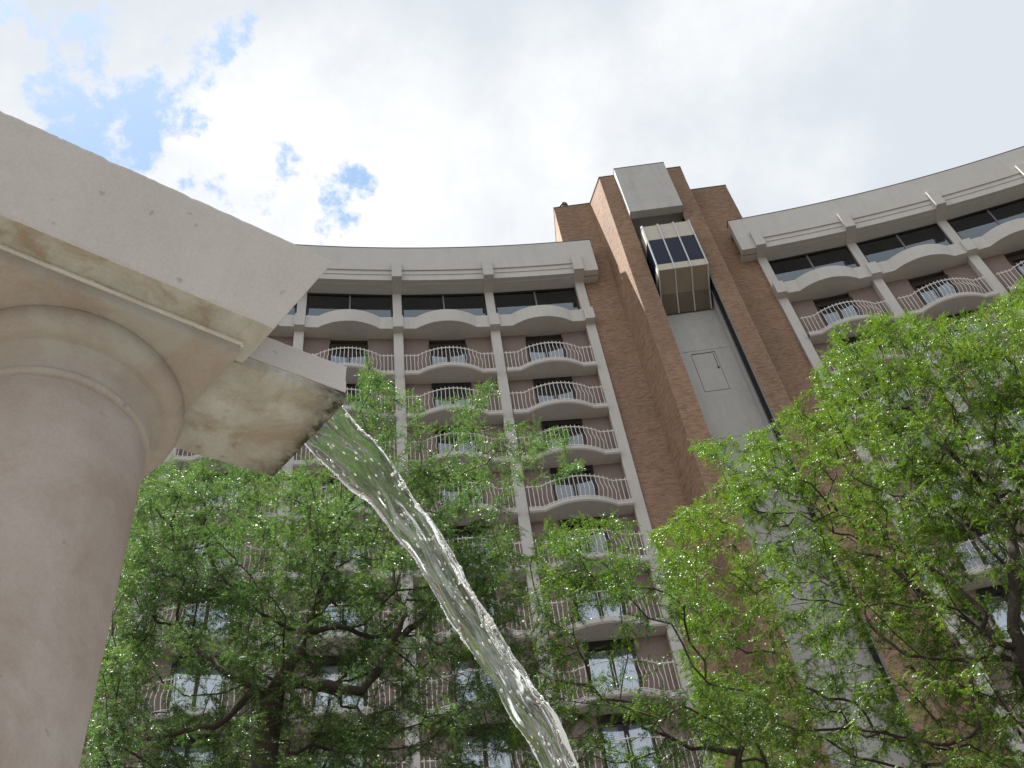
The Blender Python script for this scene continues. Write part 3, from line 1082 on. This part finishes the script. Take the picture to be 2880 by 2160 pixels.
wmb, WV, wn, wm = water_mesh()
w0 = up3(*S2, 0)
water = empty('water_stream', (w0[0], w0[1], 0))
tag(water, 'clear sparkling stream of water falling in an arc from the stone spout', 'water')
st = link('stream', wmb.mesh('stream', MT['water'], True), water)
st.location = (-w0[0], -w0[1], 0)
# bubbles and droplets riding on the stream
def ico():
    import bmesh
    bm = bmesh.new()
    bmesh.ops.create_icosphere(bm, subdivisions=1, radius=1)
    v = np.array([x.co for x in bm.verts]); f = [tuple(q.index for q in p.verts) for p in bm.faces]
    bm.free()
    return v, f
iv, if_ = ico()
dm = MB()
for _ in range(760):
    i = int(rng.integers(4, 200)); j = int(rng.integers(0, wm))
    if rng.random() < .35:
        j = int(rng.choice([0, 1, wm-1, wm//2, wm//2+1, wm//2-1]))
    p = np.array(WV[i*wm+j]); nx_ = np.array(WV[min(i+2, wn-1)*wm+j])-p
    nx_ /= np.linalg.norm(nx_)+1e-9
    r = float(rng.uniform(.0008, .0026))*(1 if rng.random() < .9 else 1.5)
    el = float(rng.uniform(1.0, 2.2))
    vv = iv*r
    vv = vv+np.outer(vv@nx_, nx_)*(el-1)
    dm.add(vv+p, if_)
def strand(j, i0, i1, r0, step=2):
    from mathutils import noise as mn
    pts, rr = [], []
    for i in range(i0, i1, step):
        p = np.array(WV[i*wm+j % wm])
        pts.append(p)
        rr.append(max(.0006, r0*(.75+1.5*mn.noise(Vector((i*.13, j*1.7, r0*900))))*min(1, (i-i0)/8+.1)*min(1, (i1-i)/8+.1)))
    dm.tube(pts, rr, 6)
HL = wm//2
strand(HL, 14, 58, .0024); strand(HL, 66, 92, .0018); strand(HL, 108, 140, .0022); strand(HL, 160, 190, .0018)
strand(0, 50, 70, .0022); strand(0, 80, 112, .0034); strand(0, 130, 160, .0024); strand(1, 84, 104, .0022)
strand(HL-3, 24, 40, .0011); strand(HL-4, 54, 66, .0012); strand(4, 34, 46, .0012); strand(wm-5, 96, 112, .0011); strand(6, 104, 118, .0011); strand(HL+5, 88, 100, .0010)
m_, t_, b_ = material('foam')
t_.links.new(mramp(t_, mnoise(t_, wpos(t_), 200, 2, .5), [(.3, (.86, .88, .88)), (.7, (.95, .96, .96))]), b_.inputs['Base Color'])
b_.inputs['Roughness'].default_value = .3
b_.inputs['IOR'].default_value = 1.33
o = link('foam_beads', dm.mesh('foam_beads', m_, True, False), water)
o.location = (-w0[0], -w0[1], 0)
tag(o, kind='stuff')

# ------------------------------------------------------------------ trees
def leaf_mat(name, dark, mid, light, yellow, through=(1.25, 1.45, .55)):
    m = bpy.data.materials.new(name)
    m.use_nodes = True
    t = m.node_tree
    t.nodes.clear()
    o = mnode(t, 'ShaderNodeOutputMaterial')
    geo = mnode(t, 'ShaderNodeNewGeometry')
    col = mramp(t, geo.outputs['Random Per Island'], [(0, dark), (.4, mid), (.85, light), (1, yellow)])
    big = mramp(t, mnoise(t, geo.outputs['Position'], .9, 4, .6), [(.3, (.72, .78, .74)), (.7, (1.22, 1.15, .95))])
    col = mmix(t, 1, col, big, 'MULTIPLY')
    df = mnode(t, 'ShaderNodeBsdfDiffuse'); t.links.new(col, df.inputs['Color'])
    tl = mnode(t, 'ShaderNodeBsdfTranslucent')
    t.links.new(mmix(t, 1, col, through, 'MULTIPLY'), tl.inputs['Color'])
    gl = mnode(t, 'ShaderNodeBsdfGlossy'); gl.inputs['Roughness'].default_value = .45
    gl.inputs['Color'].default_value = (.85, .92, .88, 1)
    m1 = mnode(t, 'ShaderNodeMixShader'); m1.inputs[0].default_value = .42
    t.links.new(df.outputs[0], m1.inputs[1]); t.links.new(tl.outputs[0], m1.inputs[2])
    fr0 = mnode(t, 'ShaderNodeFresnel'); fr0.inputs['IOR'].default_value = 1.45
    fr = mnode(t, 'ShaderNodeMath', operation='MULTIPLY'); fr.inputs[1].default_value = .08; t.links.new(fr0.outputs[0], fr.inputs[0])
    m2 = mnode(t, 'ShaderNodeMixShader')
    t.links.new(fr.outputs[0], m2.inputs[0]); t.links.new(m1.outputs[0], m2.inputs[1]); t.links.new(gl.outputs[0], m2.inputs[2])
    t.links.new(m2.outputs[0], o.inputs['Surface'])
    return m
LM_L = leaf_mat('locust_leaf_cool', (.036, .068, .030), (.058, .104, .043), (.082, .132, .050), (.15, .15, .045), (1.05, 1.25, .75))
LM_R = leaf_mat('locust_leaf_bright', (.037, .070, .017), (.060, .106, .022), (.084, .136, .026), (.155, .15, .03))
LM_C = leaf_mat('locust_leaf_mid', (.033, .068, .021), (.052, .102, .028), (.074, .13, .031), (.16, .135, .03), (1.15, 1.35, .65))
MT['bark'] = weathered('dark_bark', (.035, .027, .022), (.065, .052, .042), 6, .95, 60, .2, .9, .02, (.09, .085, .05))

def leaf_template(pairs, length, lw, ll):
    """one pinnate leaf along +x, each leaflet a narrow blade at its own tilt"""
    V, F = [], []
    for i in range(pairs):
        s = (i+.8)/(pairs+.3)
        x = length*s
        z = -.14*length*s*s
        L = ll*(.75+.5*math.sin(math.pi*min(1, .2+s*.75)))
        for sd in (-1, 1):
            o = len(V)
            L1 = L*random.uniform(.85, 1.15)
            dx, dy = .40*L1, sd*.90*L1
            dr_ = random.gauss(-.10, .30)*L1
            tw = random.gauss(0, .35)*lw
            V += [(x-lw*.5, sd*.001, z-tw), (x+lw*.55, sd*.003, z+tw), (x+dx, dy, z+dr_)]
            F.append((o, o+1, o+2))
    o = len(V)
    V += [(length, -lw*.5, -.14*length), (length, lw*.5, -.14*length), (length+ll, 0, -.16*length)]
    F.append((o, o+1, o+2))
    return np.array(V), np.array(F)

def in_poly(x, y, poly):
    c = False
    j = len(poly)-1
    for i in range(len(poly)):
        xi, yi = poly[i]; xj, yj = poly[j]
        if (yi > y) != (yj > y) and x < (xj-xi)*(y-yi)/(yj-yi)+xi:
            c = not c
        j = i
    return c

def grow_tree(name, label, base, fork, crown_pts, seed, leafmat, leaf, per_m, bf=.35, tip=.0032, pw=2.25, trunk_r=None, max_leaf_r=.011, droop=.35, wig=.10, limbs=()):
    """trunk and limbs: points of the crown are joined one by one to the nearest limb (short way to the root preferred)"""
    r_ = np.random.default_rng(seed)
    base, fork = np.array(base, float), np.array(fork, float)
    nodes = [base + (fork-base)*s + np.array([.12*math.sin(3*s+seed), .10*math.cos(2.3*s), 0])*s*(1-s)*2 for s in np.linspace(0, 1, 8)]
    par = [-1]+list(range(7))
    plen = [0.0]
    for i in range(1, 8):
        plen.append(plen[-1]+np.linalg.norm(nodes[i]-nodes[i-1]))
    floor_r = {}
    first = 4
    for pts, r0, r1 in limbs:                         # the main limbs that the photograph shows
        pts = [np.array(p, float) for p in pts]
        d0 = [np.linalg.norm(pts[0]-q) for q in nodes]
        prev = int(np.argmin(d0))
        fine_pts = []
        ctrl = [nodes[prev]]+pts
        for a, b in zip(ctrl[:-1], ctrl[1:]):
            k = max(1, int(np.linalg.norm(b-a)/.12))
            fine_pts += [a+(b-a)*t/k for t in range(1, k+1)]
        for _ in range(3):
            for t in range(1, len(fine_pts)-1):
                fine_pts[t] = (fine_pts[t-1]+fine_pts[t]*2+fine_pts[t+1])/4
        for t, q in enumerate(fine_pts):
            nodes.append(q+r_.normal(0, .012, 3)); par.append(prev)
            plen.append(plen[prev]+np.linalg.norm(nodes[-1]-nodes[prev]))
            prev = len(nodes)-1
            floor_r[prev] = r0+(r1-r0)*t/max(1, len(fine_pts)-1)
    P = np.array(crown_pts)
    npts = len(P)
    best = np.full(npts, 1e9); bpar = np.zeros(npts, int)
    for i in range(4, len(nodes)):
        d = np.linalg.norm(P-nodes[i], axis=1)
        c = d+bf*plen[i]
        m = c < best
        best[m] = c[m]; bpar[m] = i
    done = np.zeros(npts, bool)
    for _ in range(npts):
        cc = np.where(done, 1e9, best)
        k = int(cc.argmin())
        p0, p1 = nodes[bpar[k]], P[k]
        L = np.linalg.norm(p1-p0)
        ns = max(1, int(L/.16))
        prev = bpar[k]
        # continue a little in the direction of the parent limb, then bend to the point
        gp = par[prev]
        t0 = p0-nodes[gp] if gp >= 0 else np.array([0, 0, 1.0])
        t0 = t0/(np.linalg.norm(t0)+1e-9)*L*.35
        new = []
        off = r_.normal(0, wig*min(.35, L*.3), 3)
        for s in range(1, ns+1):
            u = s/ns
            q = (1-u)**2*p0+2*u*(1-u)*(p0*.55+p1*.45+t0*.5+off)+u*u*p1
            if s < ns:
                q = q+r_.normal(0, .012, 3)
            nodes.append(q); par.append(prev)
            plen.append(plen[prev]+np.linalg.norm(q-nodes[prev]))
            prev = len(nodes)-1
            new.append(prev)
        done[k] = True
        for i in new:
            d = np.linalg.norm(P-nodes[i], axis=1)
            c = d+bf*plen[i]
            m = (c < best) & ~done
            best[m] = c[m]; bpar[m] = i
    nodes = np.array(nodes); par = np.array(par); n = len(nodes)
    kids = [[] for _ in range(n)]
    for i in range(1, n):
        kids[par[i]].append(i)
    rad = np.zeros(n)
    for i in range(n-1, -1, -1):
        rad[i] = tip if not kids[i] else sum(rad[k]**pw for k in kids[i])**(1/pw)
    if trunk_r:
        rad = np.where(rad > .02, .02+(rad-.02)*(trunk_r-.02)/max(.001, rad[0]-.02), rad)
    for i, r0 in floor_r.items():
        rad[i] = max(rad[i], r0)
    # wood: chains of thickest children
    mb = MB()
    start = [(0, -1)]
    while start:
        i, pa = start.pop()
        chain, rr = ([nodes[pa], nodes[i]], [min(rad[pa], rad[i]*1.15), rad[i]]) if pa >= 0 else ([nodes[i]], [rad[i]])
        while kids[i]:
            ks = sorted(kids[i], key=lambda k: -rad[k])
            for k in ks[1:]:
                start.append((k, i))
            i = ks[0]
            chain.append(nodes[i]); rr.append(rad[i])
        if len(chain) > 1:
            mx = max(rr)
            mb.tube(chain, rr, 9 if mx > .04 else (5 if mx > .012 else 3), cap=False)
    root = empty(name, tuple(base))
    tag(root, label, 'tree', 'honey locust trees in front of the hotel')
    tr = link('trunk', mb.mesh('trunk', MT['bark'], True, False), root)
    tr.location = tuple(-base)
    # leaves along thin wood
    LV, LF = leaf
    org, dirs, sid = [], [], []
    for i in range(1, n):
        if rad[i] > max_leaf_r:
            continue
        a, b = nodes[par[i]], nodes[i]
        L = np.linalg.norm(b-a)
        dens = per_m*(1.35 if rad[i] < tip*1.6 else .8)
        cnt = r_.poisson(L*dens)
        if not kids[i]:
            cnt += 2
        for _ in range(cnt):
            s = r_.random()
            org.append(a+(b-a)*s)
            dirs.append((b-a)/(L+1e-9))
    org, dirs = np.array(org), np.array(dirs)
    m = len(org)
    # leaf axis: twig direction turned sideways, flattened, drooping
    side = np.cross(dirs, np.array([0, 0, 1.0])) + r_.normal(0, .12, (m, 3))
    side /= np.linalg.norm(side, axis=1)[:, None]+1e-9
    sgn = r_.choice([-1, 1], m)[:, None]
    ax = dirs*r_.uniform(.1, .9, (m, 1))+side*sgn*r_.uniform(.5, 1.1, (m, 1))+np.c_[r_.normal(0, .2, (m, 2)), r_.normal(-droop, .32, m)]
    ax /= np.linalg.norm(ax, axis=1)[:, None]
    nz = np.array([0, 0, 1.0])+r_.normal(0, .38, (m, 3))
    yv = np.cross(nz, ax); yv /= np.linalg.norm(yv, axis=1)[:, None]
    zv = np.cross(ax, yv)
    sc = r_.uniform(.7, 1.2, (m, 1, 1))
    A = np.stack([ax, yv, zv], axis=1)
    V = (LV[None]*sc)@A + org[:, None, :]
    nv = len(LV)
    F = LF[None]+(np.arange(m)*nv)[:, None, None]
    V = V.reshape(-1, 3); F = F.reshape(-1, 3)
    me = bpy.data.meshes.new('crown')
    me.vertices.add(len(V)); me.vertices.foreach_set('co', V.astype(np.float32).ravel())
    me.loops.add(F.size); me.loops.foreach_set('vertex_index', F.astype(np.int32).ravel())
    me.polygons.add(len(F))
    me.polygons.foreach_set('loop_start', np.arange(0, F.size, 3, dtype=np.int32))
    me.materials.append(leafmat)
    me.update()
    me.validate()
    cr = link('crown', me, root)
    cr.location = tuple(-base)
    print(name, 'nodes', n, 'leaves', m, 'quads', len(F), 'trunk r', rad[0])
    return root

from mathutils import noise as mnz
def crown_points(poly, dens, n, dist, thick, seed, clump=-.06):
    """points of a crown volume: drawn inside an outline, each at its own distance"""
    r_ = np.random.default_rng(seed)
    xs = [p[0] for p in poly]; ys = [p[1] for p in poly]
    out = []
    while len(out) < n:
        x, y = r_.uniform(min(xs), max(xs)), r_.uniform(min(ys), max(ys))
        if not in_poly(x, y, poly) or r_.random() > dens(x, y):
            continue
        d = cray(x, y)
        h = math.hypot(d[0], d[1])
        dd = dist(x, y)+thick*r_.uniform(-1, 1)*(.35+.65*r_.random())
        q = CAM+d/h*dd
        nz_ = mnz.noise(Vector((q[0]*.95+seed, q[1]*.95, q[2]*1.7)))
        if nz_ < clump-.12*r_.random():
            continue
        out.append(q)
    return out
def ground_at(px, py, dist):
    d = cray(px, py); h = math.hypot(d[0], d[1])
    return CAM+d/h*dist

def blob(x, y, cx, cy, sx, sy):
    return math.exp(-((x-cx)/sx)**2-((y-cy)/sy)**2)

# left tree
polyL = [(150, 1720), (215, 1400), (262, 1200), (290, 1060), (330, 1010), (400, 975), (560, 995), (640, 1000), (700, 960), (750, 800), (800, 785), (860, 850),
         (960, 845), (1060, 825), (1110, 900), (1180, 910), (1290, 965), (1270, 1030), (1190, 1030), (1150, 1090), (1130, 1150), (1150, 1400), (1130, 1720)]
def densL(x, y):
    d = 1.0
    d -= .62*blob(x, y, 440, 1480, 90, 90)+.62*blob(x, y, 720, 1460, 110, 100)+.75*blob(x, y, 1000, 1450, 110, 90)
    d -= .35*blob(x, y, 370, 1620, 90, 50)+.4*blob(x, y, 1030, 1080, 60, 60)+.3*blob(x, y, 950, 960, 60, 40)+.45*blob(x, y, 1130, 1180, 70, 130)
    if y < 1000:
        d *= .42
    if x > 950 and y < 1150:
        d *= .6
    if x > 1100:
        d *= .6
    d -= .35*blob(x, y, 900, 1280, 60, 60)
    return max(.08, d)
ptsL = crown_points(polyL, densL, 2500, lambda x, y: 9.2+.0006*(x-600), 1.9, 11, -.14)
bL = ground_at(520, 1660, 8.6); bL[2] = 0
fL = ground_at(590, 1500, 8.7)
def limb(dist, *px):
    return [ground_at(x, y, dist+.12*i) for i, (x, y) in enumerate(px)]
limbsL = [(limb(8.5, (620, 1450), (648, 1385), (660, 1345), (690, 1290), (720, 1200)), .085, .03), (limb(8.4, (700, 1345), (730, 1342), (775, 1365), (812, 1385), (850, 1372)), .04, .028),
          (limb(8.3, (790, 1500), (825, 1430), (852, 1385), (895, 1350), (938, 1300), (960, 1240)), .075, .03), (limb(8.2, (862, 1350), (882, 1325), (872, 1300), (850, 1275), (845, 1220)), .038, .02),
          (limb(8.5, (520, 1480), (470, 1440), (420, 1400), (380, 1330)), .05, .02), (limb(8.4, (640, 1470), (690, 1455), (698, 1435), (660, 1425)), .022, .015),
          (limb(8.6, (470, 1590), (400, 1570), (310, 1600)), .045, .025), (limb(8.7, (560, 1330), (470, 1240), (430, 1130)), .03, .012), (limb(8.9, (740, 1120), (735, 1040)), .02, .01)]
leafL = leaf_template(11, .155, .0088, .0195)
grow_tree('locust_tree', 'honey locust tree beside the fountain column, behind the falling water', bL, fL, ptsL, 3, LM_L, leafL, 48, .30, .0030, 2.2, .13, limbs=[(p, a*.75, b*.75) for p, a, b in limbsL])

# right tree
polyR = [(1470, 955), (1560, 945), (1620, 935), (1700, 885), (1745, 830), (1780, 750), (1800, 705), (1900, 675), (2010, 690), (2100, 675), (2160, 650), (2212, 590), (2330, 560),
         (2330, 1720), (1560, 1720), (1490, 1500), (1440, 1300), (1400, 1160), (1450, 1105), (1500, 1075), (1560, 1040), (1540, 1000)]
def densR(x, y):
    d = 1.0
    d -= .72*blob(x, y, 1840, 1400, 90, 120)+.62*blob(x, y, 2150, 1250, 90, 120)+.45*blob(x, y, 1990, 1530, 120, 120)+.45*blob(x, y, 2150, 1500, 90, 120)
    d -= .35*blob(x, y, 1560, 1220, 60, 60)+.3*blob(x, y, 1640, 1560, 90, 90)+.35*blob(x, y, 1500, 1080, 70, 60)
    if y > 1150:
        d *= .72
    return max(.08, d)
ptsR = crown_points(polyR, densR, 3500, lambda x, y: 12.0, 2.4, 21, -.13)
bR = ground_at(2260, 1640, 11.4); bR[2] = 0
fR = ground_at(2230, 1480, 11.4)
limbsR = [(limb(11.2, (2195, 1400), (2190, 1300), (2196, 1180), (2170, 1120), (2140, 1060)), .09, .04), (limb(11.0, (2150, 1390), (2080, 1320), (2020, 1300), (1960, 1260), (1900, 1200), (1850, 1190)), .07, .025),
          (limb(10.9, (2130, 1330), (2080, 1280), (2000, 1215), (1930, 1180), (1880, 1170), (1800, 1150)), .05, .018), (limb(10.8, (2100, 1440), (2040, 1420), (1960, 1420), (1900, 1380), (1870, 1340), (1860, 1280)), .045, .02),
          (limb(11.0, (2150, 1200), (2080, 1130), (2000, 1090), (1900, 1060)), .04, .015), (limb(10.8, (2120, 1600), (2020, 1610), (1930, 1590), (1850, 1570), (1700, 1580)), .045, .018),
          (limb(11.2, (2080, 1000), (2010, 940), (1940, 850)), .03, .012), (limb(11.0, (1780, 1060), (1680, 1010), (1600, 990)), .025, .010)]
leafR = leaf_template(10, .150, .0094, .0205)
grow_tree('locust_tree', 'wide bright green honey locust tree in front of the right wing', bR, fR, ptsR, 5, LM_R, leafR, 44, .26, .0030, 2.25, .11, limbs=[(p, a*.55, b*.7) for p, a, b in limbsR])

# low tree between them
polyC = [(1100, 1720), (1115, 1400), (1140, 1220), (1175, 1125), (1330, 1110), (1400, 1150), (1480, 1200), (1560, 1300), (1600, 1450), (1720, 1600), (1760, 1720)]
def densC(x, y):
    d = .8-.6*blob(x, y, 1345, 1590, 70, 60)-.5*blob(x, y, 1250, 1330, 60, 50)-.45*blob(x, y, 1420, 1250, 60, 50)
    return max(.1, d)
ptsC = crown_points(polyC, densC, 430, lambda x, y: 8.3, 1.2, 31)
bC = ground_at(1650, 1900, 8.6); bC[2] = 0
fC = ground_at(1640, 1850, 8.6)
grow_tree('locust_tree', 'low honey locust crown at bottom centre below the brick tower', bC, fC, ptsC, 9, LM_C, leafL, 38, .25, .0028, 2.2, .09)
